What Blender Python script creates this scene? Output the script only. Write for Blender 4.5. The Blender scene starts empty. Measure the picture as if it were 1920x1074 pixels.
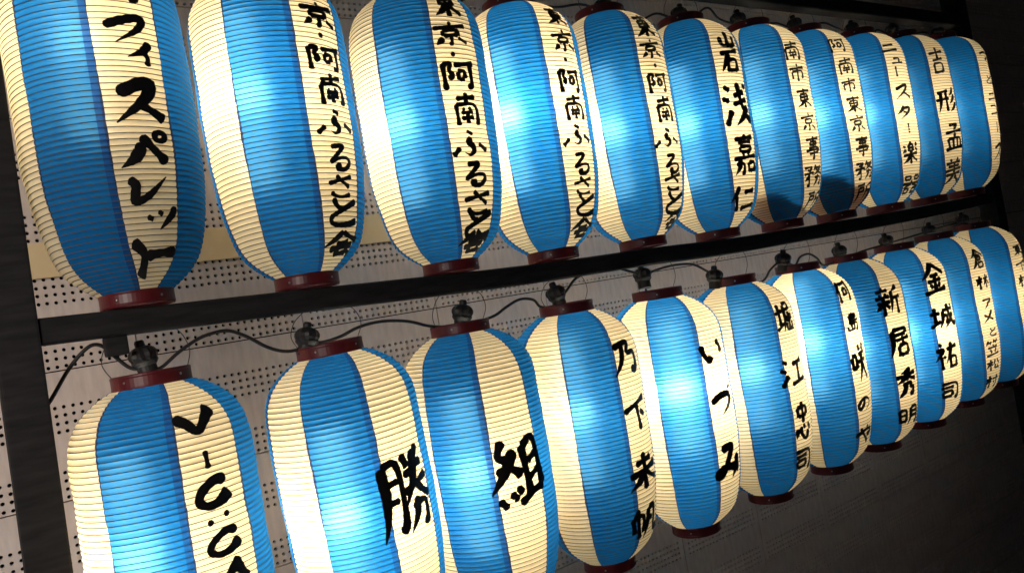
import bpy, bmesh, math, random
from mathutils import Vector, Matrix
random.seed(7)
R = math.radians
scene = bpy.context.scene
col = scene.collection

# ------------------------------------------------------------ camera, world, lamps, exposure
cam_d = bpy.data.cameras.new("camera")
cam_d.sensor_width = 36.0
cam_d.lens = 1500.0 / 1920.0 * 36.0
cam_d.clip_start = 0.02
cam_d.clip_end = 200.0
cam = bpy.data.objects.new("camera", cam_d)
col.objects.link(cam)
cr = Vector((0.807263639674436, -0.5643221354193403, -0.17281765979013228))
cu = Vector((0.12773730835160418, -0.11881495034598602, 0.9846655206867803))
cf = Vector((0.5762018709746345, 0.8169599347887487, 0.023829998642342084))
cl = Vector((-0.26439853, -1.44474492, -0.02673583))
cam.matrix_world = Matrix(((cr.x, cu.x, -cf.x, cl.x), (cr.y, cu.y, -cf.y, cl.y), (cr.z, cu.z, -cf.z, cl.z), (0, 0, 0, 1)))
scene.camera = cam

world = bpy.data.worlds.new("World")
scene.world = world
world.use_nodes = True
bg = world.node_tree.nodes["Background"]
bg.inputs[0].default_value = (0.007, 0.007, 0.0075, 1)
bg.inputs[1].default_value = 1.0

# unseen fill lamp added at the left, standing in for lanterns beyond the post
ld = bpy.data.lights.new("fill_light", 'AREA')
ld.energy = 7.4
ld.size = 0.9
ld.spread = R(80)
ld.color = (1.0, 0.88, 0.80)
lo = bpy.data.objects.new("fill_light", ld)
col.objects.link(lo)
lo.location = (-1.5, -1.3, 0.35)
lo.rotation_euler = (Vector((-0.6, 0.3, -0.15)) - lo.location).to_track_quat('-Z', 'Y').to_euler()

scene.view_settings.view_transform = 'Standard'
scene.view_settings.look = 'None'
scene.view_settings.exposure = 0.0
scene.view_settings.gamma = 1.0
scene.cycles.max_bounces = 14
scene.cycles.diffuse_bounces = 6
scene.cycles.glossy_bounces = 3
scene.cycles.transmission_bounces = 10
scene.cycles.transparent_max_bounces = 8
scene.cycles.sample_clamp_indirect = 6.0

# ------------------------------------------------------------ materials
class NT:
    def __init__(self, name):
        self.m = bpy.data.materials.new(name)
        self.m.use_nodes = True
        self.t = self.m.node_tree
        self.t.nodes.clear()
        self.out = self.t.nodes.new('ShaderNodeOutputMaterial')
    def n(self, kind, **kw):
        x = self.t.nodes.new(kind)
        for k, v in kw.items():
            setattr(x, k, v)
        return x
    def l(self, a, b):
        self.t.links.new(a, b)

def noise(N, scale, detail=3.0, vec_scale=(1, 1, 1)):
    tc = N.n('ShaderNodeTexCoord')
    mp = N.n('ShaderNodeMapping')
    mp.inputs['Scale'].default_value = vec_scale
    N.l(tc.outputs['Object'], mp.inputs['Vector'])
    no = N.n('ShaderNodeTexNoise')
    no.inputs['Scale'].default_value = scale
    no.inputs['Detail'].default_value = detail
    N.l(mp.outputs[0], no.inputs['Vector'])
    return no.outputs['Fac']

def ramp(N, fac, c0, c1, p0=0.3, p1=0.7):
    r = N.n('ShaderNodeValToRGB')
    r.color_ramp.elements[0].position = p0
    r.color_ramp.elements[1].position = p1
    r.color_ramp.elements[0].color = (*c0, 1)
    r.color_ramp.elements[1].color = (*c1, 1)
    N.l(fac, r.inputs[0])
    return r.outputs[0]

def plain(name, c0, c1, rough=0.6, scale=20, vec_scale=(1, 1, 1), bump=0.0, spec=0.5, metal=0.0):
    N = NT(name)
    b = N.n('ShaderNodeBsdfPrincipled')
    f = noise(N, scale, 4, vec_scale)
    N.l(ramp(N, f, c0, c1), b.inputs['Base Color'])
    b.inputs['Roughness'].default_value = rough
    b.inputs['Specular IOR Level'].default_value = spec
    b.inputs['Metallic'].default_value = metal
    if bump:
        bp = N.n('ShaderNodeBump')
        bp.inputs['Strength'].default_value = bump
        bp.inputs['Distance'].default_value = 0.002
        N.l(f, bp.inputs['Height'])
        N.l(bp.outputs[0], b.inputs['Normal'])
    N.l(b.outputs[0], N.out.inputs[0])
    return N.m

def paper(name, c0, c1, straight, dif, inside=(0.5, 0.5, 0.5), t_amt=0.45, s_amt=0.036, rough=0.62, ior=1.45):
    """thin dyed paper: scatters the lamp's light, and lets some of it straight on, blurred"""
    N = NT(name)
    fib = noise(N, 60, 5, (1, 1, 3.0))
    blot = noise(N, 7, 3)                                # uneven dye
    av = N.n('ShaderNodeMath', operation='MULTIPLY_ADD')
    N.l(blot, av.inputs[0])
    av.inputs[1].default_value = 0.8
    N.l(fib, av.inputs[2])
    colr = ramp(N, av.outputs[0], c0, c1, 0.6, 1.15)
    tr = N.n('ShaderNodeBsdfTranslucent')
    N.l(colr, tr.inputs[0])
    di = N.n('ShaderNodeBsdfDiffuse')
    ge = N.n('ShaderNodeNewGeometry')
    mc = N.n('ShaderNodeMix', data_type='RGBA')          # dyed on the outside, paler on the inside
    N.l(ge.outputs['Backfacing'], mc.inputs[0])
    mc.inputs[6].default_value = (*dif, 1)
    mc.inputs[7].default_value = (*inside, 1)
    N.l(mc.outputs[2], di.inputs[0])
    rf = N.n('ShaderNodeBsdfRefraction')
    rf.inputs['Color'].default_value = (*straight, 1)
    rf.inputs['Roughness'].default_value = rough
    rf.inputs['IOR'].default_value = ior
    m1 = N.n('ShaderNodeMixShader')
    m1.inputs[0].default_value = t_amt
    N.l(di.outputs[0], m1.inputs[1])
    N.l(tr.outputs[0], m1.inputs[2])
    m2 = N.n('ShaderNodeMixShader')
    m2.inputs[0].default_value = s_amt
    N.l(m1.outputs[0], m2.inputs[1])
    N.l(rf.outputs[0], m2.inputs[2])
    N.l(m2.outputs[0], N.out.inputs[0])
    return N.m

def lamp_glow(name, color, base, core):
    """frosted lamp glass, with a brighter core put in for the hot spot"""
    N = NT(name)
    tc = N.n('ShaderNodeTexCoord')
    sx = N.n('ShaderNodeSeparateXYZ')
    N.l(tc.outputs['Object'], sx.inputs[0])
    q = N.n('ShaderNodeMath', operation='DIVIDE')
    N.l(sx.outputs['Z'], q.inputs[0])
    q.inputs[1].default_value = 0.027
    p2 = N.n('ShaderNodeMath', operation='MULTIPLY')
    N.l(q.outputs[0], p2.inputs[0])
    N.l(q.outputs[0], p2.inputs[1])
    ng = N.n('ShaderNodeMath', operation='MULTIPLY')
    N.l(p2.outputs[0], ng.inputs[0])
    ng.inputs[1].default_value = -1.0
    ex = N.n('ShaderNodeMath', operation='EXPONENT')
    N.l(ng.outputs[0], ex.inputs[0])
    ma = N.n('ShaderNodeMath', operation='MULTIPLY_ADD')
    N.l(ex.outputs[0], ma.inputs[0])
    ma.inputs[1].default_value = core
    ma.inputs[2].default_value = base
    e = N.n('ShaderNodeEmission')
    e.inputs[0].default_value = (*color, 1)
    N.l(ma.outputs[0], e.inputs[1])
    N.l(e.outputs[0], N.out.inputs[0])
    return N.m

M_CREAM = paper("cream_paper", (0.82, 0.60, 0.32), (0.95, 0.73, 0.42), (1.0, 0.93, 0.78), (0.86, 0.76, 0.58), (0.94, 0.90, 0.82))
M_BLUE = paper("blue_paper", (0.005, 0.102, 0.315), (0.010, 0.150, 0.42), (0.17, 0.55, 0.88), (0.006, 0.125, 0.38), (0.38, 0.60, 0.76))
M_SEAM = paper("blue_overlap_paper", (0.004, 0.055, 0.20), (0.01, 0.085, 0.27), (0.08, 0.2, 0.5), (0.02, 0.08, 0.28), (0.5, 0.6, 0.7), s_amt=0.03)
M_EDGE = paper("dark_edge_paper", (0.02, 0.035, 0.09), (0.03, 0.05, 0.12), (0.05, 0.08, 0.2), (0.03, 0.05, 0.12), (0.4, 0.4, 0.4), s_amt=0.02)
M_SHADE_CARD = paper("brown_shade_card", (0.20, 0.075, 0.028), (0.30, 0.12, 0.045), (0.2, 0.1, 0.05), (0.10, 0.05, 0.03), (0.15, 0.08, 0.04), t_amt=0.4, s_amt=0.005)  # for the added cards that shade two lantern feet from inside
M_WIRE = plain("rib_wire", (0.07, 0.055, 0.045), (0.11, 0.09, 0.075), 0.7)
M_INK = plain("black_ink", (0.006, 0.006, 0.007), (0.012, 0.011, 0.012), 0.55, 80, spec=0.25)
M_RED = plain("dark_red_lacquer", (0.085, 0.008, 0.012), (0.135, 0.014, 0.018), 0.38, 30, bump=0.1)
M_STEEL = plain("dull_steel", (0.35, 0.34, 0.33), (0.5, 0.5, 0.48), 0.35, 40, metal=1.0)
M_HANG = plain("dark_iron_wire", (0.03, 0.028, 0.028), (0.06, 0.055, 0.05), 0.5, 40)
M_RUBBER = plain("black_rubber", (0.012, 0.012, 0.013), (0.024, 0.023, 0.024), 0.5, 60, bump=0.2)
M_WOOD = plain("black_painted_timber", (0.016, 0.016, 0.017), (0.030, 0.029, 0.030), 0.75, 14, (1, 6, 6), bump=0.35, spec=0.15)
M_WALL = plain("grey_acoustic_board", (0.47, 0.395, 0.345), (0.58, 0.49, 0.43), 0.9, 26, (3, 1, 0.7), bump=0.25, spec=0.2)
M_STRIP = plain("cream_painted_strip", (0.58, 0.44, 0.24), (0.66, 0.51, 0.29), 0.7, 10, (1, 1, 1), bump=0.1, spec=0.3)
M_VOID = plain("dark_backing", (0.01, 0.009, 0.009), (0.016, 0.014, 0.014), 0.95, 10, spec=0.1)

# ------------------------------------------------------------ helpers
def link(name, me, parent=None, mats=(), smooth=True):
    for m in mats:
        me.materials.append(m)
    if smooth:
        me.polygons.foreach_set("use_smooth", [True] * len(me.polygons))
    o = bpy.data.objects.new(name, me)
    col.objects.link(o)
    if parent:
        o.parent = parent
    return o

def mesh(name, v, f):
    me = bpy.data.meshes.new(name)
    me.from_pydata(v, [], f)
    me.update()
    return me

def empty(name, loc, label, cat, group=None, rz=0.0):
    o = bpy.data.objects.new(name, None)
    o.empty_display_size = 0.05
    col.objects.link(o)
    o.location = loc
    o.rotation_euler = (0, 0, rz)
    o["label"] = label
    o["category"] = cat
    if group:
        o["group"] = group
    return o

def lathe(profile, n=48, closed=False):
    v, f = [], []
    k = len(profile)
    for i in range(n):
        a = 2 * math.pi * i / n
        for r, z in profile:
            v.append((r * math.sin(a), -r * math.cos(a), z))
    for i in range(n):
        j = (i + 1) % n
        for q in range(k if closed else k - 1):
            q2 = (q + 1) % k
            f.append((i * k + q, j * k + q, j * k + q2, i * k + q2))
    return v, f

def tube(points, r, n=8, closed=False, v=None, f=None):
    v = [] if v is None else v
    f = [] if f is None else f
    base = len(v)
    P = [Vector(p) for p in points]
    m = len(P)
    up = Vector((0.13, 0.9, 0.4)).normalized()
    for i, p in enumerate(P):
        t = (P[min(i + 1, m - 1)] - P[max(i - 1, 0)]).normalized()
        a = t.cross(up).normalized()
        b = t.cross(a).normalized()
        for k in range(n):
            g = 2 * math.pi * k / n
            v.append(tuple(p + a * (r * math.cos(g)) + b * (r * math.sin(g))))
    for i in range(m - 1):
        for k in range(n):
            k2 = (k + 1) % n
            f.append((base + i * n + k, base + i * n + k2, base + (i + 1) * n + k2, base + (i + 1) * n + k))
    f.append(tuple(base + k for k in reversed(range(n))))
    f.append(tuple(base + (m - 1) * n + k for k in range(n)))
    return v, f

def box(x0, x1, y0, y1, z0, z1, bev=0.003):
    bm = bmesh.new()
    bmesh.ops.create_cube(bm, size=1)
    for q in bm.verts:
        q.co = Vector(((x0 + x1) / 2 + q.co.x * (x1 - x0), (y0 + y1) / 2 + q.co.y * (y1 - y0), (z0 + z1) / 2 + q.co.z * (z1 - z0)))
    bmesh.ops.bevel(bm, geom=list(bm.edges), offset=bev, segments=2, profile=0.7, affect='EDGES')
    me = bpy.data.meshes.new("box")
    bm.to_mesh(me)
    bm.free()
    return me

def catmull(P, sub):
    out = []
    n = len(P)
    P = [Vector(p) for p in P]
    for i in range(n - 1):
        p0, p1, p2, p3 = P[max(i - 1, 0)], P[i], P[i + 1], P[min(i + 2, n - 1)]
        for k in range(sub):
            t = k / sub
            out.append(0.5 * ((2 * p1) + (p2 - p0) * t + (2 * p0 - 5 * p1 + 4 * p2 - p3) * t * t + (3 * p1 - p0 - 3 * p2 + p3) * t ** 3))
    out.append(P[-1])
    return out

# ------------------------------------------------------------ measured layout (metres, degrees)
# row, x, z of the lantern's foot, turn, lamp offset in x, lamp height, lettering: (sign, turn, height, arc width, height of sign)
LANTERNS = [
    ('U', -0.0023, 0.0787, -11.9, -0.021, 0.44, [('オ', 26.2, 0.4899, 31.5, 0.0477), ('フ', 20.2, 0.4222, 28.2, 0.0455), ('ィ', 27.6, 0.3833, 19.0, 0.0395), ('ス', 21.1, 0.3083, 31.9, 0.0689), ('パ', 19.8, 0.2301, 31.7, 0.055), ('レ', 19.0, 0.1692, 26.9, 0.043), ('ッ', 26.7, 0.126, 24.0, 0.0364), ('ト', 19.7, 0.0701, 38.0, 0.0576)]),
    ('U', 0.2924, 0.0714, -1.4, -0.039, 0.359, [('東', 21.7, 0.545, 33.0, 0.052), ('京', 21.6, 0.4763, 34.5, 0.0476), ('・', 20.6, 0.4379, 6.1, 0.0111), ('阿', 20.4, 0.3958, 33.9, 0.0467), ('南', 23.1, 0.3396, 27.5, 0.0581), ('ふ', 21.3, 0.2769, 34.7, 0.0477), ('る', 20.7, 0.2166, 27.5, 0.0487), ('さ', 19.4, 0.1644, 27.5, 0.0404), ('と', 20.0, 0.1206, 38.0, 0.0523), ('会', 22.0, 0.0668, 41.8, 0.04)]),
    ('U', 0.6081, 0.0625, -15.9, -0.05, 0.313, [('東', 17.7, 0.5301, 27.5, 0.0704), ('京', 15.2, 0.4605, 34.1, 0.0485), ('・', 14.3, 0.4193, 5.8, 0.0147), ('阿', 16.1, 0.3769, 34.4, 0.0594), ('南', 19.3, 0.3099, 27.5, 0.0677), ('ふ', 17.3, 0.2402, 34.4, 0.0538), ('る', 19.2, 0.1827, 29.2, 0.0493), ('さ', 20.1, 0.1265, 33.3, 0.0459), ('と', 19.8, 0.0875, 41.8, 0.0576), ('会', 18.2, 0.054, 41.8, 0.04)]),
    ('U', 0.8841, 0.0581, -13.9, -0.049, 0.332, [('東', 22.0, 0.5264, 27.5, 0.0451), ('京', 22.9, 0.4672, 30.9, 0.0494), ('・', 20.6, 0.424, 6.9, 0.013), ('阿', 21.3, 0.377, 29.3, 0.0543), ('南', 21.8, 0.3176, 27.5, 0.0582), ('ふ', 19.0, 0.2546, 35.0, 0.0482), ('る', 19.8, 0.195, 27.5, 0.0489), ('さ', 19.7, 0.1468, 27.8, 0.0383), ('と', 21.9, 0.1085, 36.9, 0.0507), ('会', 22.8, 0.0595, 39.9, 0.04)]),
    ('U', 1.1738, 0.0581, -14.1, -0.033, 0.296, [('東', 16.0, 0.5208, 27.5, 0.0627), ('京', 16.2, 0.4598, 30.4, 0.0462), ('・', 17.5, 0.4195, 6.6, 0.0122), ('阿', 16.8, 0.3771, 30.0, 0.0511), ('南', 19.9, 0.3136, 27.5, 0.0644), ('ふ', 15.9, 0.243, 34.7, 0.0478), ('る', 18.4, 0.1838, 28.1, 0.048), ('さ', 18.4, 0.1405, 30.1, 0.0415), ('と', 19.5, 0.0939, 40.3, 0.0554), ('会', 24.9, 0.054, 33.4, 0.04)]),
    ('U', 1.4585, 0.0537, -22.6, -0.041, 0.31, [('岩', 21.3, 0.4672, 30.7, 0.1105), ('浅', 20.4, 0.331, 40.9, 0.1143), ('嘉', 21.4, 0.2006, 39.5, 0.1053), ('仁', 15.8, 0.0921, 41.8, 0.0613)]),
    ('U', 1.7457, 0.0564, -17.8, -0.011, 0.335, [('南', 10.8, 0.4817, 27.5, 0.0554), ('市', 12.6, 0.4182, 27.5, 0.0499), ('東', 16.6, 0.3468, 27.5, 0.0562), ('京', 17.8, 0.2793, 27.5, 0.0509), ('事', 20.2, 0.2063, 29.7, 0.066), ('務', 18.8, 0.1314, 39.1, 0.0591), ('所', 24.8, 0.0663, 35.2, 0.0485)]),
    ('U', 2.0237, 0.0599, -25.3, -0.02, 0.32, [('阿', 9.2, 0.5084, 27.5, 0.0466), ('南', 14.8, 0.4434, 27.5, 0.052), ('市', 14.2, 0.385, 27.5, 0.0448), ('東', 15.9, 0.3273, 27.5, 0.0496), ('京', 16.5, 0.269, 27.5, 0.0521), ('事', 19.1, 0.1998, 27.5, 0.0602), ('務', 21.1, 0.1298, 38.8, 0.0535), ('所', 23.2, 0.0691, 37.5, 0.0517)]),
    ('U', 2.3091, 0.0644, -28.3, -0.02, 0.32, [('ニ', 9.5, 0.5091, 27.5, 0.0333), ('ュ', 17.5, 0.4663, 20.9, 0.0288), ('ー', 12.6, 0.4303, 9.0, 0.0367), ('ス', 17.3, 0.3655, 27.5, 0.0498), ('タ', 15.3, 0.2992, 27.5, 0.0437), ('ー', 16.9, 0.2463, 10.5, 0.036), ('楽', 16.1, 0.1685, 29.7, 0.0718), ('器', 19.6, 0.0727, 39.9, 0.055)]),
    ('U', 2.5964, 0.0724, -30.6, -0.02, 0.32, [('吉', 14.8, 0.4673, 28.5, 0.093), ('形', 18.1, 0.3318, 36.9, 0.0833), ('孟', 21.9, 0.2067, 38.0, 0.0928), ('美', 17.9, 0.094, 41.5, 0.0793)]),
    ('U', 2.8822, 0.0815, -15.2, -0.02, 0.32, [('つ', 19.2, 0.4878, 27.5, 0.0379), ('と', 19.2, 0.3997, 24.2, 0.0336), ('ニ', 19.2, 0.3378, 27.5, 0.0334), ('コ', 19.2, 0.2894, 27.5, 0.0379), ('ー', 19.2, 0.2241, 22.0, 0.0424), ('ス', 19.2, 0.1404, 27.5, 0.0621)]),
    ('L', 0.0006, -0.6398, -2.9, -0.05, 0.321, [('V', 14.2, 0.5179, 28.9, 0.0407), ('I', 16.3, 0.4602, 8.8, 0.0311), ('C', 16.5, 0.4085, 25.0, 0.0441), ('：', 17.8, 0.3677, 15.6, 0.016), ('C', 18.5, 0.3301, 25.0, 0.0379), ('A', 19.9, 0.2793, 27.5, 0.0379)]),
    ('L', 0.3147, -0.6444, -2.9, -0.031, 0.295, [('勝', 16.4, 0.3258, 48.0, 0.1495)]),
    ('L', 0.6039, -0.6521, -23.4, -0.023, 0.305, [('組', 19.1, 0.3072, 48.0, 0.1348)]),
    ('L', 0.8911, -0.6517, -1.7000000000000002, -0.013, 0.362, [('乃', 13.9, 0.4767, 36.2, 0.0799), ('下', 15.3, 0.3506, 35.1, 0.0794), ('未', 13.1, 0.2247, 41.1, 0.0802), ('帆', 11.1, 0.1156, 41.8, 0.0698)]),
    ('L', 1.1819, -0.6587, -12.0, 0.022, 0.359, [('い', 13.7, 0.4441, 31.0, 0.0576), ('づ', 17.5, 0.326, 34.5, 0.0622), ('み', 14.8, 0.1826, 40.2, 0.0793)]),
    ('L', 1.4812, -0.6613, -11.0, 0.007, 0.355, [('堀', 13.1, 0.4858, 28.6, 0.0778), ('江', 11.7, 0.3444, 38.6, 0.0718), ('忠', 14.1, 0.2147, 27.5, 0.1005), ('司', 11.8, 0.1157, 35.4, 0.0586)]),
    ('L', 1.7687, -0.6602, -12.0, -0.003, 0.381, [('何', 9.9, 0.5124, 27.5, 0.0604), ('島', 14.3, 0.4257, 27.5, 0.0551), ('咲', 13.9, 0.3113, 28.5, 0.1058), ('の', 12.7, 0.1991, 27.5, 0.0419), ('や', 12.2, 0.1132, 35.6, 0.0491)]),
    ('L', 2.0343, -0.6595, -24.6, -0.02, 0.32, [('新', 8.3, 0.4537, 38.0, 0.0854), ('居', 14.9, 0.3277, 35.1, 0.0885), ('秀', 14.7, 0.2078, 35.6, 0.0775), ('明', 15.0, 0.1084, 41.2, 0.0568)]),
    ('L', 2.314, -0.654, -28.9, -0.02, 0.32, [('金', 11.8, 0.482, 37.0, 0.0954), ('城', 15.2, 0.3582, 41.8, 0.074), ('祐', 10.8, 0.2338, 37.0, 0.0839), ('司', 9.7, 0.1238, 37.1, 0.0597)]),
    ('L', 2.5884, -0.6428, -25.0, -0.02, 0.32, [('倉', 18.5, 0.5001, 27.5, 0.0656), ('林', 18.6, 0.4203, 28.2, 0.0474), ('ア', 19.2, 0.3481, 24.0, 0.033), ('メ', 16.9, 0.3035, 27.5, 0.0379), ('と', 19.2, 0.2516, 20.9, 0.0288), ('笠', 15.1, 0.1971, 27.5, 0.0521), ('松', 14.9, 0.1418, 27.5, 0.0379), ('村', 12.9, 0.0859, 27.5, 0.0416)]),
    ('L', 2.86, -0.6294, -19.0, -0.02, 0.32, [('東', 19.0, 0.4896, 27.5, 0.0379), ('下', 19.0, 0.4322, 27.5, 0.0379), ('村', 19.0, 0.3782, 27.5, 0.045), ('島', 19.0, 0.3117, 27.5, 0.0452), ('居', 19.0, 0.2367, 27.5, 0.0452), ('市', 19.0, 0.1693, 27.5, 0.0388)]),
]
CABLE_LOW = [(-0.1773, 0.03, -0.0833), (-0.1475, 0.02, -0.0474), (-0.1159, 0.01, -0.0025), (-0.0864, 0.0, 0.0254), (-0.0671, 0.0, 0.0247), (-0.0503, 0.0, 0.0041), (-0.0297, 0.0, -0.0191), (-0.0082, 0.0, -0.0232), (0.0145, 0.0, -0.0275), (0.0477, 0.0, -0.0062), (0.081, 0.0, 0.0103), (0.1091, 0.0, 0.0169), (0.1366, 0.0, 0.0162), (0.1669, 0.0, -0.0003), (0.197, 0.0, -0.0229), (0.2246, 0.0, -0.0356), (0.2494, 0.0, -0.038), (0.2764, 0.0, -0.0316), (0.308, 0.0, -0.032), (0.3413, 0.0, -0.0273), (0.3742, 0.0, -0.017), (0.4115, 0.0, -0.0124), (0.4521, 0.0, -0.0144), (0.4927, 0.0, -0.0229), (0.5333, 0.0, -0.038), (0.5765, 0.0, -0.046), (0.6157, 0.0, -0.0477), (0.6636, 0.0, -0.0459), (0.6998, 0.0, -0.0398), (0.7311, 0.0, -0.0267), (0.77, 0.0, -0.0155), (0.806, 0.0, -0.0217), (0.8233, 0.0, -0.04), (0.8632, 0.0, -0.042), (0.9044, 0.0, -0.0141), (0.9393, 0.0, 0.0105), (0.992, 0.0, 0.022), (1.0795, 0.02, 0.0224), (1.1198, 0.0, 0.0042), (1.1541, 0.0, -0.0067), (1.2229, 0.0, 0.0016), (1.2828, 0.0, 0.0044), (1.3423, 0.0, -0.0024), (1.3889, 0.0, -0.025), (1.4261, 0.0, -0.0469), (1.5217, 0.02, -0.0711), (1.632, 0.02, -0.0821), (1.6558, 0.0, -0.052), (1.7106, 0.0, -0.0348), (1.7693, 0.0, -0.0525), (1.8016, 0.0, -0.0321), (1.8457, 0.0, -0.0272), (1.8839, 0.0, -0.0443), (1.9122, 0.0, -0.0689), (2.0468, 0.02, -0.0591), (2.1721, 0.02, -0.0481), (2.3378, 0.02, -0.0379), (2.5161, 0.02, -0.0269), (2.7086, 0.02, -0.015), (2.8523, 0.02, -0.0071)]
CONNECTORS_LOW = [(-0.0053, 0.0, -0.004), (0.2705, 0.0, -0.0176), (0.6114, 0.0, -0.0231), (0.8767, 0.0, -0.0166), (1.1538, 0.0, -0.008), (1.4121, 0.0, -0.0423), (1.7148, -0.0, -0.029)]
# connector of the last lamp
CONNECTOR_END = (2.812, 0.0, -0.0015)

H = 0.6101           # lantern, ring to ring
RAD = 0.140          # its largest radius
CAP = 0.024          # height of a ring
PUFF = 0.0018
# shoulder and foot profiles: distance from the ring and radius, both in units of RAD
TT = [0, .05, .10, .17, .24, .31, .39, .47, .55, .72, 1.0, 1.5, 2.2]
RT = [.45, .56, .64, .735, .805, .865, .91, .945, .97, .992, 1., 1., 1.]
TB = [0, .05, .11, .20, .28, .37, .50, .64, .82, 1.02, 1.25, 1.55, 2.2]
RB = [.41, .48, .56, .66, .73, .785, .835, .872, .91, .945, .972, .992, 1.]

def prof(z):
    r = RAD
    for t, X, Y in (((H - CAP - z) / RAD, TT, RT), ((z - CAP) / RAD, TB, RB)):
        t = max(t, 0.0)
        for i in range(len(X) - 1):
            if X[i] <= t <= X[i + 1]:
                u = (t - X[i]) / (X[i + 1] - X[i])
                r = min(r, RAD * (Y[i] + (Y[i + 1] - Y[i]) * u))
    return r

# smooth profile, sampled by arc length, one rib every step
SAMP = [CAP + (H - 2 * CAP) * i / 1200 for i in range(1201)]
RAW = [prof(z) for z in SAMP]
for _ in range(30):
    RAW = [RAW[0]] + [(RAW[i - 1] + 2 * RAW[i] + RAW[i + 1]) / 4 for i in range(1, 1200)] + [RAW[-1]]
ARC = [0.0]
for i in range(1200):
    ARC.append(ARC[-1] + math.hypot(SAMP[i + 1] - SAMP[i], RAW[i + 1] - RAW[i]))
NRIB = 66

def at_arc(s):
    lo, hi = 0, 1200
    while hi - lo > 1:
        m = (lo + hi) // 2
        if ARC[m] <= s:
            lo = m
        else:
            hi = m
    u = (s - ARC[lo]) / max(ARC[hi] - ARC[lo], 1e-9)
    z = SAMP[lo] + (SAMP[hi] - SAMP[lo]) * u
    r = RAW[lo] + (RAW[hi] - RAW[lo]) * u
    dz, dr = SAMP[hi] - SAMP[lo], RAW[hi] - RAW[lo]
    L = math.hypot(dz, dr)
    return z, r, dz / L, -dr / L        # height, radius, outward normal (radial, vertical)

def on_paper(z, off):
    """radius and height of a point lying off the paper at height z"""
    i = min(max((z - CAP) / (H - 2 * CAP) * 1200, 2), 1197)
    k = int(i)
    dz, dr = SAMP[k + 2] - SAMP[k - 1], RAW[k + 2] - RAW[k - 1]
    L = math.hypot(dz, dr)
    return smooth_r(z) + dz / L * off, z - dr / L * off

def smooth_r(z):
    i = (z - CAP) / (H - 2 * CAP) * 1200
    i = min(max(i, 0), 1199.999)
    k = int(i)
    return RAW[k] + (RAW[k + 1] - RAW[k]) * (i - k)

# ------------------------------------------------------------ lantern meshes, shared by all
def dent(seed, a, z):
    """slight unevenness of the hoops, metres"""
    return (0.0007 * math.sin(2 * a + 1.7 * seed + 9 * z) + 0.0006 * math.sin(3 * a - 2.1 * seed + 31 * z)
            + 0.0004 * math.sin(7 * a + seed + 67 * z))

def rib_places(seed):
    rnd = random.Random(seed)
    st = [rnd.uniform(0.90, 1.10) for _ in range(NRIB)]
    k = ARC[-1] / sum(st)
    out = [0.0]
    for q in st:
        out.append(out[-1] + q * k)
    return out

def body_mesh(seed):
    SEG = 6
    rows = []
    rnd = random.Random(seed + 50)
    place = rib_places(seed)
    for i in range(NRIB * SEG + 1):
        q0 = min(i // SEG, NRIB - 1)
        s = place[q0] + (place[q0 + 1] - place[q0]) * (i - q0 * SEG) / SEG
        z, r, nr, nz = at_arc(min(s, ARC[-1] - 1e-9))
        p = PUFF * abs(math.sin(math.pi * i / SEG)) ** 0.8
        rows.append((r + nr * p, z + nz * p))
    # columns: blue sheet, its overlapped edges, cream sheet, four times round
    cuts = []
    for q in range(4):
        b = q * 90.0
        for k in range(1):
            cuts.append((b - 49.0, 3))
        cuts.append((b - 47.8, 1))
        for k in range(1, 7):
            cuts.append((b - 47.8 + 42.6 * k / 7, 1))
        cuts.append((b - 5.2, 2))
        cuts.append((b - 3.0, 2))
        cuts.append((b - 1.0, 3))
        for k in range(7):
            cuts.append((b + 41.0 * k / 7, 0))
    n = len(cuts)
    v, f, mi = [], [], []
    for a, _ in cuts:
        rel = (a + 24.5 + 45) % 90 - 45          # degrees from the middle of its blue sheet
        mid = a - rel
        jit = [rnd.gauss(0, 0.16) for _ in range(NRIB + 2)]
        wob = rnd.uniform(0, 6)
        for ri, (r, z) in enumerate(rows):
            e = min(max((1.0 - r / RAD) / 0.57, 0.0), 1.0)
            hw = 24.5 + 7.0 * e                  # blue sheets are pasted wider towards the rings
            ar = abs(rel)
            q = ar * hw / 24.5 if ar <= 24.5 else hw + (ar - 24.5) * (45 - hw) / 20.5
            jq = ri / SEG
            ja = jit[int(jq)] * (1 - jq % 1) + jit[int(jq) + 1] * (jq % 1) + 0.35 * math.sin(wob + jq * 0.21)
            g = R(mid + math.copysign(q, rel) + ja * (1.0 if 20 < ar < 30 else 0.0))
            rd = r + dent(seed, g, z) * (1 - e)
            v.append((rd * math.sin(g), -rd * math.cos(g), z))
    k = len(rows)
    for i in range(n):
        j = (i + 1) % n
        for q in range(k - 1):
            f.append((i * k + q, j * k + q, j * k + q + 1, i * k + q + 1))
            mi.append(cuts[i][1])
    me = mesh("paper_body", v, f)
    for m in (M_CREAM, M_BLUE, M_SEAM, M_EDGE):
        me.materials.append(m)
    me.polygons.foreach_set("material_index", mi)
    me.polygons.foreach_set("use_smooth", [True] * len(f))
    return me

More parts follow.
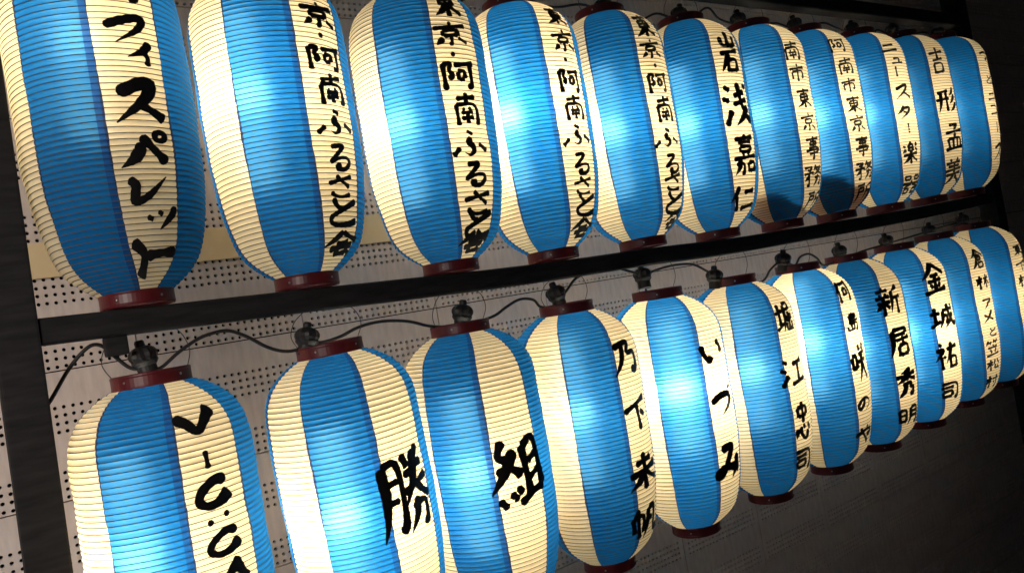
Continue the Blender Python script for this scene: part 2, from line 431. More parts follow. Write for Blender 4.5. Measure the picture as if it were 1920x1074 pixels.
def ribs_mesh(seed):
    v, f = [], []
    place = rib_places(seed)
    N = 72
    w = 0.00088
    for i in range(1, NRIB):
        z, r, nr, nz = at_arc(place[i])
        base = len(v)
        for k in range(N):
            a = 2 * math.pi * k / N
            for g in (0.5, 2.6, 4.7):
                rr = r + 0.0003 + w * math.cos(g) + dent(seed, a, z) * (1 - min(max((1.0 - r / RAD) / 0.57, 0.0), 1.0))
                v.append((rr * math.sin(a), -rr * math.cos(a), z + w * math.sin(g)))
        for k in range(N):
            j = (k + 1) % N
            for q in range(3):
                q2 = (q + 1) % 3
                f.append((base + k * 3 + q, base + j * 3 + q, base + j * 3 + q2, base + k * 3 + q2))
    me = mesh("rib_wires", v, f)
    me.materials.append(M_WIRE)
    return me

def ring_mesh(z0, z1, plate):
    ro, ri = 0.0625, 0.054
    b = 0.0015
    if z0 > 0.1:
        z0 -= 0.002
    else:
        z1 += 0.002
        ro = 0.0595
    pr = [(ri, z0), (ro - b, z0), (ro, z0 + b), (ro + 0.0006, z0 + 0.004), (ro, z0 + 0.006), (ro, z1 - 0.006), (ro + 0.0006, z1 - 0.004), (ro, z1 - b), (ro - b, z1), (ri, z1)]
    v, f = lathe(pr, 56, closed=True)
    me = mesh("ring", v, f)
    me.materials.append(M_RED)
    return me

def plate_mesh(z, r=0.0538):
    v, f = lathe([(0.0001, z), (r, z), (r, z + 0.004), (0.0001, z + 0.004)], 40, closed=True)
    me = mesh("foot_plate", v, f)
    me.materials.append(M_RED)
    return me

def bar_mesh(z):
    me = box(-0.0535, 0.0535, -0.006, 0.006, z, z + 0.006, 0.001)
    me.materials.append(M_RED)
    return me

def rivet_mesh():
    v, f = lathe([(0.0001, 0.0014), (0.0012, 0.0012), (0.0021, 0.0005), (0.0023, -0.0006)], 12)
    v = [(x, -z, y) for x, y, z in v]
    me = mesh("rivet", v, f)
    me.materials.append(M_STEEL)
    return me

ME_BODY = [body_mesh(q) for q in range(4)]
ME_RIBS = [ribs_mesh(q) for q in range(4)]
ME_TOP = ring_mesh(H - CAP, H, False)
ME_FOOT = ring_mesh(0.0, CAP, True)
ME_PLATE = plate_mesh(0.006)
ME_BAR = bar_mesh(H - 0.012)
ME_RIVET = rivet_mesh()

# ------------------------------------------------------------ brush strokes, drawn on a square of 100; t = ends in a point
G = {
'フ': "t5 38 40 20 80 10 92 22 78 55 25 98",
'ィ': "t85 3 60 40 5 62|60 42 72 66 66 98",
'ス': "t10 32 66 8 82 14 64 50 2 98|50 56 75 75 98 95",
'パ': "t36 30 46 46 30 72 3 94|46 8 70 45 96 88|o86 12 11",
'レ': "t8 5 24 28 20 60 14 94 52 72 98 8",
'ッ': "8 40 24 52|40 22 54 38|t86 4 90 28 66 64 44 96",
'ト': "10 4 32 36 30 66 22 98|34 48 60 44 98 46",
'オ': "5 30 95 24|62 2 62 94 46 86|t58 32 36 62 4 84",
'ニ': "18 25 80 22|5 80 95 75", 'ュ': "20 30 70 25 62 75|5 80 95 78", 'ー': "50 5 47 50 52 95",
'タ': "t45 3 35 30 5 60|t42 22 85 18 75 55 20 98|38 45 60 58",
'ア': "10 15 90 10 70 35 55 45|t50 35 48 65 20 98", 'メ': "t80 0 50 55 8 98|18 30 88 88",
'つ': "6 30 50 14 92 36 84 70 44 92", 'コ': "12 16 84 12 82 86|10 90 86 85",
'V': "4 18 28 45 50 90 70 52 97 4", 'I': "46 5 52 95", 'C': "92 22 62 5 24 32 10 68 34 95 70 90 96 62",
'：': "16 70 22 74|78 22 84 26", 'A': "80 0 40 60 5 98|70 20 92 96",
'東': "10 18 90 14|25 32 28 66|25 32 76 28 72 64|30 47 70 45|30 62 70 60|50 2 50 98|t46 64 30 80 5 95|54 64 75 80 98 92",
'京': "50 0 52 16|5 26 95 18|28 36 30 60|28 36 72 34 68 58|30 58 68 56|50 60 52 94 42 90|t30 68 10 92|70 68 95 90",
'・': "42 48 58 52",
'阿': "12 8 14 98|12 10 36 6 24 32 38 48 22 60|42 16 98 10|50 36 52 66|50 36 70 34 68 62|52 64 68 62|86 14 88 94 74 84",
'南': "15 20 85 14|50 0 50 32|14 36 16 98|14 36 86 32 88 94 76 88|36 46 42 54|64 44 58 54|28 62 72 59|28 76 72 73|50 58 50 94",
'ふ': "45 2 62 16|t56 28 42 42 58 58 60 76 46 90 34 78|22 58 14 72 2 86|74 50 88 66 98 80",
'る': "25 12 72 8 40 44 12 72 50 54 80 56 88 76 66 98 40 94 38 82 54 82",
'さ': "8 34 92 12|36 2 58 32 80 58|18 68 24 88 50 97 84 90", 'と': "28 4 36 30 50 44|92 18 50 44 16 66 24 90 60 97 95 86",
'会': "t50 2 30 28 2 54|50 4 72 28 98 46|32 48 68 45|18 66 84 60|46 68 28 90 76 84|64 70 86 98",
'岩': "50 0 50 34|18 12 18 34 82 32|82 10 82 36|6 50 94 46|t44 50 30 70 5 94|34 68 36 98|34 68 80 66 78 96|36 93 78 91",
'浅': "10 6 28 18|2 32 22 42|6 96 28 62|38 30 82 22|34 50 88 42|56 2 64 50 80 82 99 94|t88 58 66 80 36 99|80 4 92 16",
'嘉': "15 10 85 8|50 0 50 22|25 22 76 20|28 31 30 44|28 31 72 30 70 43|30 43 70 42|38 46 42 53|62 46 56 54|6 58 95 55|12 72 42 70 38 94 30 92|t28 60 24 78 8 98|58 70 60 94|58 70 88 68 86 92|60 90 86 89",
'仁': "t34 0 22 30 2 58|22 36 24 98|50 30 90 24|38 88 99 80",
'市': "50 0 52 18|8 26 92 22|20 42 22 82|20 42 80 38 80 78 70 76|50 26 50 98",
'事': "8 14 92 12|28 24 30 38|28 24 72 22 70 36|30 36 70 35|18 48 80 45 80 70|4 58 96 56|20 71 80 69|50 2 50 96 38 90",
'務': "8 10 42 8 26 28|18 20 32 30|4 38 46 35 40 44|26 36 26 94 16 88|t26 50 6 70|t60 4 48 24|54 18 92 14|t84 16 70 34 46 48|58 20 74 36 98 46|52 58 90 55 84 92 72 88|t70 46 64 72 46 98",
'所': "6 12 44 8|14 26 14 50|14 26 42 24 40 46|14 46 40 44|t14 48 12 74 2 96|t88 4 74 12 56 18|t58 18 58 58 48 94|58 44 98 40|78 44 78 98",
'楽': "50 0 44 10|36 14 38 44|36 14 64 12 62 42|38 28 62 27|38 42 62 41|8 16 22 24|t22 34 4 44|t92 10 76 24|76 32 96 42|6 58 94 54|50 46 50 98|t46 60 28 80 4 92|54 60 74 78 96 88",
'器': "12 6 14 26|12 6 40 5 38 24|14 24 38 23|60 6 62 26|60 6 88 5 86 24|62 24 86 23|4 46 96 42|t50 30 44 46 24 58 4 66|52 46 74 58 98 64|14 70 16 94|14 70 40 69 38 92|16 92 38 91|60 70 62 94|60 70 88 69 86 92|62 92 86 91",
'吉': "6 22 94 16|50 0 50 42|20 46 82 42|24 60 27 96|24 60 78 57 74 92|27 92 74 90",
'形': "8 18 58 14|2 48 62 43|t24 18 22 60 6 97|46 16 46 98|t92 2 80 22 62 36|t94 32 82 52 62 66|t99 62 84 84 58 99",
'孟': "25 6 72 4 50 20|50 18 52 48 40 44|6 34 94 29|16 56 20 92|16 56 84 53 82 90|38 56 40 90|60 55 61 90|2 94 98 90",
'美': "30 0 38 12|70 0 60 13|14 18 86 15|22 32 78 29|8 46 92 42|50 12 50 58|12 64 88 59|t48 60 38 80 6 99|54 66 72 84 97 97",
'勝': "t12 12 16 50 10 80 0 100|14 14 40 8 40 88 28 94|16 36 36 33|16 58 36 55|50 6 58 24|84 0 74 18|46 32 92 22|42 52 98 40|t72 4 66 40 42 70|70 46 84 58 99 66|54 72 90 66 86 97 74 92|t68 60 64 80 46 99",
'組': "28 0 14 24 34 32|t46 18 28 46 0 74|10 46 36 40 56 58|10 82 24 97|30 76 42 90|44 70 54 82|62 14 68 92|62 18 92 2 99 82|68 40 92 32|68 64 93 54|46 98 78 84 102 82",
'乃': "8 22 70 8 50 44 86 40 92 78 76 96 62 84|t38 20 34 60 2 99", '下': "2 36 98 14|52 26 58 99|64 48 86 62",
'未': "22 26 80 20|4 52 98 42|50 0 52 99|t48 52 30 72 2 90|54 50 74 70 99 82",
'帆': "8 26 10 76|8 26 42 22 42 70 34 68|24 2 26 99|t58 10 58 60 40 99|58 12 86 8 84 80 99 88 99 70|66 36 74 52",
'い': "6 12 12 50 30 88 42 64|74 4 90 30 92 58", 'づ': "t5 44 40 24 80 26 88 50 70 78 40 99|84 2 90 12|97 0 101 8",
'み': "26 8 68 2 50 40 22 92 2 82 24 62 60 66 99 80|t84 34 84 66 62 99",
'堀': "2 34 42 28|22 4 22 78|2 90 42 70|52 10 88 6 86 30|54 28 86 26|t52 10 50 60 34 99|74 36 74 92|60 46 60 66 90 62|90 42 90 64|56 70 56 96 94 92|94 68 94 98",
'江': "12 6 28 18|2 36 22 46|2 97 28 60|44 24 92 18|68 22 68 84|36 92 99 82",
'忠': "22 14 24 38|22 14 78 11 76 36|24 36 76 34|50 0 50 56|t16 66 4 90|32 62 34 84 56 96 76 88 74 76|48 58 58 70|80 58 96 76",
'司': "14 12 90 8 88 94 72 86|12 34 68 31|18 52 20 84|18 52 62 49 60 80|20 80 60 78",
'何': "t28 0 20 30 2 56|20 36 22 99|36 16 99 10|46 36 48 68|46 36 70 34 68 64|48 64 68 62|86 14 87 93 74 84",
'島': "50 0 42 8|26 10 28 56|26 12 76 9 74 32|28 22 74 20|28 33 74 31|28 45 92 42|28 57 88 54 82 94 70 88|16 66 18 88 60 84|40 62 40 86|60 62 60 86",
'咲': "6 30 12 66|6 30 34 27 32 62|12 62 32 60|52 2 60 18|92 0 80 18|46 28 96 23|38 48 99 43|t70 26 66 60 40 99|72 50 84 76 99 95",
'の': "t52 20 44 60 20 88 6 62 30 26 64 12 92 36 86 68 54 97", 'や': "2 48 50 24 88 30 84 52 58 58|60 2 66 18|24 8 46 56 64 99",
'新': "26 0 28 10|4 16 50 12|16 22 20 32|40 20 36 32|0 38 54 34|6 56 52 53|28 38 28 98 20 92|t24 60 2 82|34 60 50 76|t92 2 78 12 62 18|t62 18 62 56 52 94|62 44 100 40|82 44 82 100",
'居': "18 8 82 4 80 24|20 25 80 23|t18 8 18 60 0 99|28 42 96 38|60 28 60 58|36 60 38 96|36 60 84 57 82 92|38 92 82 90",
'秀': "t70 0 50 8 24 12|4 24 96 18|50 8 50 46|t46 24 28 40 4 50|54 24 74 38 97 46|26 56 74 52 60 72 82 70 74 96 58 92|t44 56 36 80 8 99",
'明': "10 16 12 80|10 16 38 13 36 76|12 46 36 44|12 76 36 74|t56 8 56 60 40 98|56 8 90 5 90 94 76 86|58 32 88 30|58 54 88 52",
'金': "t50 0 28 30 0 50|50 2 74 26 100 42|30 44 70 41|20 60 80 56|50 42 50 90|30 68 38 82|70 66 60 82|2 96 98 88",
'城': "2 36 36 32|18 6 18 76|0 88 36 68|44 26 94 20|t46 26 46 64 30 99|46 48 64 46 62 78 54 74|66 0 74 50 88 84 99 92 99 76|t90 38 76 74 50 99|82 2 92 12",
'祐': "18 0 28 12|t4 26 40 22 2 64|22 46 24 99|30 48 42 58|46 24 99 18|t70 0 64 40 40 76|58 56 60 97|58 56 90 53 88 94|60 92 88 90",
'倉': "t50 0 28 24 0 42|50 2 74 22 100 38|48 20 54 28|32 32 34 56|32 32 72 30 72 54|34 43 72 41|t32 56 22 80 2 98|36 56 72 54|40 70 42 97|40 70 84 67 82 94|42 94 82 92",
'林': "2 30 46 26|26 0 26 99|t24 34 2 70|28 36 44 52|52 28 99 23|74 0 74 99|t72 32 50 74|76 32 99 72",
'笠': "t24 0 6 24|16 12 44 9|28 14 36 24|t66 0 52 20|60 11 94 8|72 12 80 22|50 26 52 38|14 46 86 42|30 54 38 78|72 52 62 80|2 92 98 86",
'松': "2 30 44 26|26 0 26 99|t24 34 0 72|28 40 42 54|t62 6 56 34 46 52|78 4 86 30 100 46|66 50 52 86 90 78|80 64 97 93",
'村': "2 30 44 26|26 0 26 99|t24 34 0 72|28 40 42 54|48 30 100 25|82 0 82 97 66 88|56 48 66 64",
}
KANA = set("フィスパレットオニュータアメつコVICふるさといづみのや：・")

def resample(P, step):
    out = [P[0]]
    acc = 0.0
    for i in range(len(P) - 1):
        a, b = P[i], P[i + 1]
        d = (b - a).length
        if d < 1e-9:
            continue
        t = step - acc
        while t <= d:
            out.append(a + (b - a) * (t / d))
            t += step
        acc = d - (t - step)
    if (out[-1] - P[-1]).length > step * 0.3:
        out.append(P[-1])
    else:
        out[-1] = P[-1]
    return out

def chaikin(P, k):
    for _ in range(k):
        Q = [P[0]]
        for i in range(len(P) - 1):
            a, b = P[i], P[i + 1]
            if i > 0:
                Q.append(a.lerp(b, 0.22))
            if i < len(P) - 2:
                Q.append(a.lerp(b, 0.78))
        Q.append(P[-1])
        P = Q
    return P

def lettering_mesh(signs, weight, rnd):
    v, f = [], []
    layer = 0
    for ch, az, zc, da, dz in signs:
        w, h = R(da) * RAD, dz
        size = (w * h) ** 0.5
        if ch in '・：':
            wd0 = (0.75 if ch == '・' else 0.34) * size
        elif ch == 'ー':
            wd0 = 0.008
        elif ch == 'I':
            wd0 = 0.0105
        else:
            nst = G[ch].count('|') + 1
            wd0 = weight * size * (1.0 if nst <= 7 else max(0.76, 1 - 0.03 * (nst - 7)) * (0.8 if ch == '会' else 1.0))
        tilt = rnd.uniform(-0.03, 0.03)
        if ch in '・：':
            for cx, cy in (((50, 50),) if ch == '・' else ((14, 72), (86, 28))):
                base = len(v)
                rd = 0.0052 if ch == '・' else 0.0050
                cs, cz = R(az) * RAD + (cx / 100 - .5) * w, zc + (.5 - cy / 100) * h
                for q in range(-1, 16):
                    kk = 0 if q < 0 else rd * rnd.uniform(.92, 1.08)
                    g = 2 * math.pi * q / 16
                    z = cz + kk * math.sin(g)
                    an = (cs + kk * math.cos(g)) / RAD
                    rr, z = on_paper(z, PUFF + 0.0014)
                    v.append((rr * math.sin(an), -rr * math.cos(an), z))
                f += [(base, base + 1 + q, base + 1 + (q + 1) % 16) for q in range(16)]
            continue
        for st in G[ch].split('|'):
            taper = st[0] == 't'
            loop = st[0] == 'o'
            nums = [float(q) for q in st.lstrip('to').split()]
            wd = wd0 * rnd.uniform(0.88, 1.1)
            if loop:
                cx, cy, rr = nums
                pts = [Vector((cx + rr * math.cos(q), cy + rr * math.sin(q) * 1.1)) for q in [2 * math.pi * k / 18 for k in range(20)]]
                wd *= 0.55
            else:
                pts = [Vector((nums[q], nums[q + 1])) for q in range(0, len(nums), 2)]
                pts = [p + Vector((rnd.uniform(-1.5, 1.5), rnd.uniform(-1.5, 1.5))) for p in pts]
                if len(pts) > 2:
                    pts = chaikin(pts, 3 if ch in KANA else 2)
            P = [Vector(((p.x / 100 - .5) * w, (0.5 - p.y / 100) * h + (p.x / 100 - .5) * w * (0.06 + tilt))) for p in pts]
            P = resample(P, max(0.0011, wd * 0.18))
            n = len(P)
            if n < 2:
                continue
            layer += 1
            off = PUFF + 0.0014 + 0.00001 * (layer % 25)
            base = len(v)
            ph = rnd.uniform(0, 6)
            rows = []
            tot = n - 1
            for i in range(n):
                t = (P[min(i + 1, n - 1)] - P[max(i - 1, 0)])
                t.normalize()
                nn = Vector((-t.y, t.x))
                u = i / tot
                if loop:
                    k = 1.0
                elif taper:
                    k = 1.08 if u < .12 else (1.08 - 0.98 * max(0, (u - .3) / .7) ** 1.5)
                    if u < .3:
                        k = 1.08
                else:
                    k = 1.06 - 0.36 * math.sin(math.pi * u) ** 1.3 + 0.14 * max(0.0, (u - .7) / .3)
                    # a horizontal stroke is thinner than a falling one
                if abs(t.x) > abs(t.y) * 1.6:
                    k *= 0.86
                # round ends
                dlen = min(i, n - 1 - i) * max(0.0011, wd * 0.18)
                hw = wd * 0.5
                if dlen < hw * 0.8 and not loop and not (taper and i > n / 2):
                    q = 1 - dlen / (hw * 0.8)
                    k *= max(0.25, math.sqrt(max(0.0, 1 - q * q * 0.94)))
                k *= 1 + 0.05 * math.sin(ph + i * 1.3) + rnd.uniform(-0.03, 0.03)
                rows.append((P[i] + nn * (hw * k), P[i] - nn * (hw * k), P[i]))
            for a, b, c in rows:
                for q in (a, a.lerp(b, 0.5), b):
                    z = min(max(zc + q.y, CAP + 0.002), H - CAP - 0.002)
                    an = R(az) + q.x / RAD
                    rr, z = on_paper(z, off)
                    v.append((rr * math.sin(an), -rr * math.cos(an), z))
            for i in range(n - 1):
                for q in range(2):
                    A = base + i * 3 + q
                    f.append((A, A + 1, A + 4, A + 3))
    me = mesh("character", v, f)
    me.materials.append(M_INK)
    return me

# ------------------------------------------------------------ wall of perforated boards
WALL_Y = 0.300
PW, PH = 0.345, 0.244       # one board
def board_mesh():
    nx, nz = 23, 16
    cw, ch = PW / nx, PH / nz
    hole = 0.0037
    T = 0.009
    v, f = [], []
    idx = {}
    def vert(x, y, z):
        k = (round(x * 1e5), round(y * 1e5), round(z * 1e5))
        if k not in idx:
            idx[k] = len(v)
            v.append((x, y, z))
        return idx[k]
    gap = 0.0012
    def ed(t, full):
        return min(max(t, gap), full - gap)
    for i in range(nx):
        for j in range(nz):
            x0, x1 = ed(i * cw, PW), ed((i + 1) * cw, PW)
            z0, z1 = ed(j * ch, PH), ed((j + 1) * ch, PH)
            holed = 1 <= i <= 21 and (j % 8) in (0, 1, 2, 3)
            xm, zm = (i + .5) * cw, (j + .5) * ch
            if not holed:
                f.append((vert(x0, 0, z0), vert(x1, 0, z0), vert(x1, 0, z1), vert(x0, 0, z1)))
            else:
                ring = [(x1, zm), (x1, z1), (xm, z1), (x0, z1), (x0, zm), (x0, z0), (xm, z0), (x1, z0)]
                oc = [vert(x, 0, z) for x, z in ring]
                jx, jz = random.uniform(-.0004, .0004), random.uniform(-.0004, .0004)
                a = [2 * math.pi * k / 8 for k in range(8)]
                c0 = [vert(xm + jx + hole * math.cos(t), 0, zm + jz + hole * math.sin(t)) for t in a]
                c1 = [vert(xm + jx + hole * math.cos(t), T, zm + jz + hole * math.sin(t)) for t in a]
                for k in range(8):
                    m = (k + 1) % 8
                    f.append((oc[k], c0[k], c0[m], oc[m]))
                    f.append((c0[k], c1[k], c1[m], c0[m]))
    # rim of the board
    for (a, b) in (((gap, gap), (PW - gap, gap)), ((PW - gap, gap), (PW - gap, PH - gap)), ((PW - gap, PH - gap), (gap, PH - gap)), ((gap, PH - gap), (gap, gap))):
        f.append((vert(a[0], 0, a[1]), vert(a[0], T, a[1]), vert(b[0], T, b[1]), vert(b[0], 0, b[1])))
    me = mesh("wall_board", v, f)
    me.materials.append(M_WALL)
    return me

wall = empty("wall", (1.0, WALL_Y, -1.4), "grey wall of perforated acoustic boards behind the lantern rack", "wall")
X0 = 0.0525 - PW * 4 - PW / 23
NX, NZ = 22, 13
Z0 = 0.0005 - PH * 8
ME_BOARD = board_mesh()
for i in range(NX):
    for j in range(NZ):
        o = bpy.data.objects.new("wall_board", ME_BOARD)
        col.objects.link(o)
        o.parent = wall
        o.location = (X0 + i * PW - 1.0, random.uniform(0, 0.0006), Z0 + j * PH + 1.4)
        o.rotation_euler = (random.uniform(-.002, .002), 0, random.uniform(-.002, .002))
me = box(X0 - 1.0 - .01, X0 + NX * PW - 1.0 + .01, 0.016, 0.07, Z0 + 1.4 - .01, Z0 + NZ * PH + 1.4 + .01)
link("backing_board", me, wall, [M_VOID], smooth=False)
me = box(-0.9 - 1.0, 0.80 - 1.0, -0.010, -0.0012, 0.178 + 1.4, 0.246 + 1.4, 0.0015)
link("cream_strip", me, wall, [M_STRIP], smooth=False)

# ------------------------------------------------------------ rack
U = [l for l in LANTERNS if l[0] == 'U']
LW = [l for l in LANTERNS if l[0] == 'L']
RAILZ = [(-0.175, 0.0795)] + [(l[1], l[2] - 0.0035) for l in U] + [(2.972, 0.080)]

def rail_mesh(pts, y0, y1, th):
    P = catmull([(x, 0, z) for x, z in pts], 4)
    v, f = [], []
    for p in P:
        b = 0.003
        ring = [(y0 + b, 0), (y1 - b, 0), (y1, -b), (y1, -th + b), (y1 - b, -th), (y0 + b, -th), (y0, -th + b), (y0, -b)]
        for y, dz in ring:
            v.append((p.x, y, p.z + dz))
    n = len(P)
    for i in range(n - 1):
        for k in range(8):
            j = (k + 1) % 8
            f.append((i * 8 + k, i * 8 + j, (i + 1) * 8 + j, (i + 1) * 8 + k))
    f.append(tuple(reversed(range(8))))
    f.append(tuple((n - 1) * 8 + k for k in range(8)))
    return mesh("rail", v, f)

rack = empty("lantern_rack", (1.4, 0, -1.5), "black timber rack with posts and rails that the two rows of lanterns hang from", "rack")
def rk(name, me, label=None):
    for q in me.vertices:
        q.co -= Vector((1.4, 0, -1.5))
    o = link(name, me, rack, [M_WOOD], smooth=False)
    if label:
        o["label"] = label
    return o
rk("rail", rail_mesh(RAILZ, -0.042, 0.002, 0.041))
rk("rail", rail_mesh([(-0.175, 0.768), (1.0, 0.766), (2.0, 0.764), (2.972, 0.766)], -0.050, -0.004, 0.046))
post = box(-0.2135, -0.1535, -0.046, 0.010, -1.5, 1.05, 0.004)
for q in post.vertices:
    q.co.x += 0.017 * q.co.z
rk("clamp", box(-0.066, -0.032, -0.034, -0.006, 0.004, 0.036, 0.004))
rk("post", post)
rk("post", box(2.972, 3.042, -0.053, 0.010, -1.5, 1.05, 0.004))
def rail_z(x):
    for (a, za), (b, zb) in zip(RAILZ, RAILZ[1:]):
        if a <= x <= b:
            return za + (zb - za) * (x - a) / (b - a)
    return RAILZ[-1][1]

# ------------------------------------------------------------ lanterns
LABELS = {
('U', 1): "paper lantern with big katakana brushed down it, upper left end beside the post",
('U', 2): "paper lantern second from left in upper row, long town-society lettering, above a cable dip",
('U', 3): "paper lantern third from left in the upper row, long lettering, dull lilac glow",
('U', 4): "brightly glowing paper lantern fourth from left in the upper row, long thin lettering",
('U', 5): "paper lantern fifth from left in the upper row, long lettering running from kanji to kana",
('U', 6): "upper row lantern with four large kanji on cream, sixth from left",
('U', 7): "upper row lantern with low brown shadow inside its foot, seventh from left",
('U', 8): "upper row lantern with tall dark blue shadow rising inside its foot, eighth from left",
('U', 9): "upper row lantern lettered in katakana then two kanji, ninth from left",
('U', 10): "upper row lantern with four bold kanji, second from the right end",
('U', 11): "last lantern at the right end of the upper row, its lettering turned to the edge",
('L', 1): "lower row lantern lettered VIC:C in black Roman capitals, lower left beside the post",
('L', 2): "lower row lantern with one large kanji and a white-hot glow, second from left",
('L', 3): "lower row lantern with one large kanji and a faint lilac glow, third from left",
('L', 4): "lower row lantern with four spaced kanji, fourth from left, deep blue",
('L', 5): "brightest lantern of the lower row, three hiragana on cream, fifth from left",
('L', 6): "lower row lantern with four kanji, sixth from left, under a small black connector",
('L', 7): "lower row lantern with small kanji ending in hiragana, seventh from left",
('L', 8): "lower row lantern with four bold kanji on a wide cream stripe, eighth from left",
('L', 9): "light blue lower row lantern with four bold kanji, third from the right end",
('L', 10): "lower row lantern with eight small cramped signs, second from the right end",
('L', 11): "last lantern at the right end of the lower row, cut by the picture edge",
}
WEIGHT = {('U', 1): .28, ('L', 1): .38, ('U', 2): .195, ('U', 3): .195, ('U', 4): .18, ('U', 5): .18, ('U', 6): .19, ('U', 7): .15, ('U', 8): .15, ('U', 9): .20, ('U', 10): .15, ('L', 2): .165, ('L', 3): .19, ('L', 4): .20, ('L', 5): .25, ('L', 6): .20, ('L', 7): .20, ('L', 8): .20, ('L', 9): .195, ('L', 10): .20}
POWER = {'U': [.6, 1., .95, 1.5, 1., .95, .9, 1., .9, .55, .6], 'L': [1.0, 1.4, 1., .85, 1.6, .95, 1.2, .8, 1.1, .75, .65]}
BASE_POWER = 18.5

def wire_mesh(s, zb, up_z, rnd):
    """a thin iron wire from the top ring up to the rail, in the lantern's own unturned frame"""
    top = up_z - zb
    b = rnd.uniform(0.004, 0.012) * s
    P = catmull([(s * 0.058, 0, H - 0.004), (s * 0.060 + b, -0.006, H + (top - H) * 0.35), (s * 0.052 + b, -0.012, H + (top - H) * 0.75), (s * 0.044, -0.016, top)], 6)
    v, f = tube(P, 0.0008, 5)
    me = mesh("hanger_wire", v, f)
    me.materials.append(M_HANG)
    return me

def shade_card_mesh(pts):
    """unseen brown card added inside the foot to throw a shadow on the paper; pts = (turn, top height)"""
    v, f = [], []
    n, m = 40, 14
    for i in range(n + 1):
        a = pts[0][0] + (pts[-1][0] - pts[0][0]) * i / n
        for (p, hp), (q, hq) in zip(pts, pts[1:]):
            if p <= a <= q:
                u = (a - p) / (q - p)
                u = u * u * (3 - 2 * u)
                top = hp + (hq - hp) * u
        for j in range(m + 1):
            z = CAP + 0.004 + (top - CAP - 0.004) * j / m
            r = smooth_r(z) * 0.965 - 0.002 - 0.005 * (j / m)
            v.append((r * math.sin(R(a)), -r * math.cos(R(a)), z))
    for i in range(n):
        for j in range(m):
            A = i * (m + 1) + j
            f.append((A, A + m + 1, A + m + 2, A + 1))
    me = mesh("shade_card", v, f)
    me.materials.append(M_SHADE_CARD)
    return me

def child(name, me, parent):
    o = bpy.data.objects.new(name, me)
    col.objects.link(o)
    o.parent = parent
    return o

BULBS = []
for row, items in (('U', U), ('L', LW)):
    for k, (_, x, zb, turn, dx, bz, signs) in enumerate(items):
        rnd = random.Random(100 * (row == 'L') + k)
        t = empty("paper_lantern", (x, 0, zb), LABELS[(row, k + 1)], "lantern", "striped paper lanterns hung in two rows", R(turn))
        if (row, k) == ('U', 0):
            t.scale = (0.975, 0.975, 1.0)
        elif (row, k) == ('L', 1):
            t.rotation_euler = (0, R(-1.9), R(turn))
            t.location.x += 0.020
        else:
            t.rotation_euler = (R(rnd.uniform(-.6, .6)), R(rnd.uniform(-.6, .6)), R(turn))
        var = rnd.randrange(4)
        qt = rnd.choice((0, 90, 180, 270))
        for nm, mm in (("paper_body", ME_BODY[var]), ("rib_wires", ME_RIBS[var])):
            c = child(nm, mm, t)
            c.rotation_euler = (0, 0, R(qt))
        tr = child("top_ring", ME_TOP, t)
        child("cross_bar", ME_BAR, tr)
        fr = child("foot_ring", ME_FOOT, t)
        child("foot_plate", ME_PLATE, fr)
        for ring, zz, ro in ((tr, H - CAP / 2, 0.0625), (fr, CAP / 2, 0.0595)):
            for a in (rnd.uniform(18, 40), rnd.uniform(-60, -40), 150):
                rv = child("rivet", ME_RIVET, ring)
                aa = R(a - turn)
                rv.location = (ro * math.sin(aa), -ro * math.cos(aa), zz)
                rv.rotation_euler = (0, 0, aa)
        for sg in signs:
            child("character", lettering_mesh([sg], WEIGHT.get((row, k + 1), .18), rnd), t)
        up = (rail_z(x) - 0.038) if row == 'L' else 0.722
        for side in (-1, 1):
            w = child("hanger_wire", wire_mesh(side, zb, up, rnd), t)
            w.rotation_euler = (0, 0, -R(turn))
        if (row, k + 1) == ('U', 7):
            c = child("shade_card", shade_card_mesh([(-120, .060), (-85, .105), (-62, .112), (-20, .062), (10, .046), (45, .075), (80, .05)]), t)
            c.rotation_euler = (0, 0, -R(turn))
        if (row, k + 1) == ('U', 8):
            c = child("shade_card", shade_card_mesh([(-120, .085), (-85, .118), (-66, .142), (-50, .135), (-20, .098), (15, .085), (50, .06), (80, .05)]), t)
            c.rotation_euler = (0, 0, -R(turn))
        BULBS.append((row, k, x + dx + (0.010 if (row, k) == ('L', 1) else 0.0), zb + bz, zb + H))

# ------------------------------------------------------------ lamp cables
def connector_mesh():
    pr = [(0.0001, 0.046), (0.006, 0.046), (0.008, 0.043), (0.008, 0.036), (0.014, 0.034), (0.020, 0.030), (0.0235, 0.024), (0.0235, 0.018), (0.021, 0.013), (0.0215, 0.009), (0.018, 0.004), (0.016, 0.002), (0.016, -0.016), (0.0001, -0.016)]
    v, f = lathe(pr, 20)
    # grip ridges
    for i in range(len(v)):
        x, y, z = v[i]
        if 0.012 < z < 0.032 and (i // len(pr)) % 2 == 0:
            v[i] = (x * 0.90, y * 0.90, z)
    me = mesh("connector", v, f)
    me.materials.append(M_RUBBER)
    return me

def holder_mesh():
    v, f = lathe([(0.0001, 0.075), (0.008, 0.075), (0.013, 0.068), (0.0145, 0.055), (0.0145, 0.030), (0.0001, 0.030)], 18)
    v = [(x, y, z + 0.13) for x, y, z in v]
    me = mesh("lamp_socket", v, f)
    me.materials.append(M_RUBBER)
    return me

def bulb_mesh(mat):
    pr = [(0.0001, -0.165), (0.010, -0.163), (0.019, -0.157), (0.024, -0.148)]
    pr += [(0.025, -0.14 + 0.28 * i / 14) for i in range(15)]  # glass lengthened so the glow reaches the lantern's ends evenly
    pr += [(0.024, 0.148), (0.018, 0.157), (0.012, 0.165), (0.0001, 0.165)]
    v, f = lathe(pr, 18)
    me = mesh("light_bulb", v, f)
    me.materials.append(mat)
    return me

ME_CONN = connector_mesh()
ME_HOLD = holder_mesh()

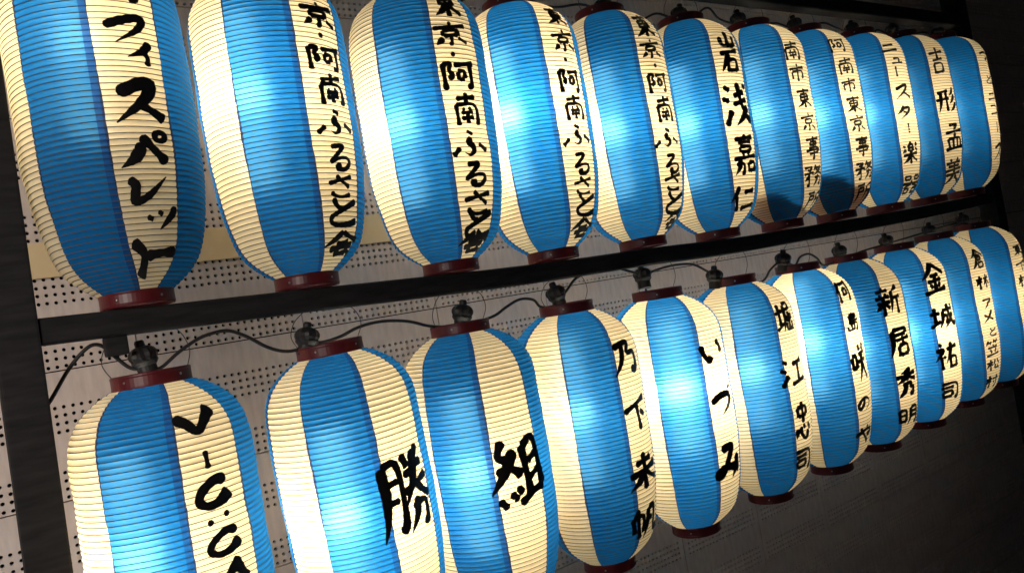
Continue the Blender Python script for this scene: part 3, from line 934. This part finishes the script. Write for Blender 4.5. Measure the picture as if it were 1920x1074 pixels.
def cable(name, label, path, conns, row):
    t = empty(name, path[0], label, "cable", "lamp cables strung along the two rows")
    base = Vector(path[0])
    P = [p - base for p in catmull(path, 5)]
    v, f = tube(P, 0.0032, 8)
    link("cord", mesh("cord", v, f), t, [M_RUBBER])
    for k, (cx, cy, cz) in enumerate(conns):
        _, _, bx, bz, cap = [b for b in BULBS if b[0] == row][k]
        c = child("connector", ME_CONN, t)
        c.location = Vector((cx, cy, cz - 0.018)) - base
        c.rotation_euler = (random.uniform(-.2, .2), random.uniform(-.2, .2), random.uniform(0, 3))
        P = catmull([Vector((cx, cy, cz - 0.03)) - base, Vector((cx * .6 + bx * .4, 0.004, cap - 0.03)) - base, Vector((bx, 0, bz + 0.22)) - base, Vector((bx, 0, bz + 0.19)) - base], 5)
        v, f = tube(P, 0.0026, 6)
        link("drop_cord", mesh("drop_cord", v, f), t, [M_RUBBER])
        s = child("lamp_socket", ME_HOLD, t)
        s.location = Vector((bx, 0, bz)) - base
        pw = POWER[row][k]
        m = lamp_glow("lamp_glow", (1.0, 0.90, 0.72), BASE_POWER * pw ** 0.75, BASE_POWER * 3.7 * pw ** 2.0)
        child("light_bulb", bulb_mesh(m), s)
    return t

conn = list(CONNECTORS_LOW)
for l in LW[7:10]:
    conn.append((l[1] - 0.01, 0.012, l[2] + H + 0.014))
conn.append(CONNECTOR_END)
cable("lamp_cable", "black lamp cable looping over the caps of the lower row of lanterns", CABLE_LOW, conn, 'L')

path, conn = [(-0.30, 0.05, 0.66)], []
for k, l in enumerate(U):
    zt = l[2] + H
    cx = l[1] + (0.0, -0.02, 0.01, -0.01, 0.015, 0.0, -0.03, -0.03, 0.0, -0.035, 0.0)[k]
    conn.append((cx, 0.0, zt + 0.016))
    path += [(cx - 0.07, 0.012, zt + 0.018), (cx, 0.012, zt + 0.008), (cx + 0.07, 0.012, zt + 0.016)]
    if k < 10:
        path.append((l[1] + 0.145, 0.012, zt + (0.012, 0.02, -0.006, 0.004, -0.008, 0.05, 0.02, 0.035, 0.01, 0.02)[k]))
path.append((2.985, 0.012, 0.70))
cable("lamp_cable", "black lamp cable running along the caps of the upper row of lanterns", path, conn, 'U')
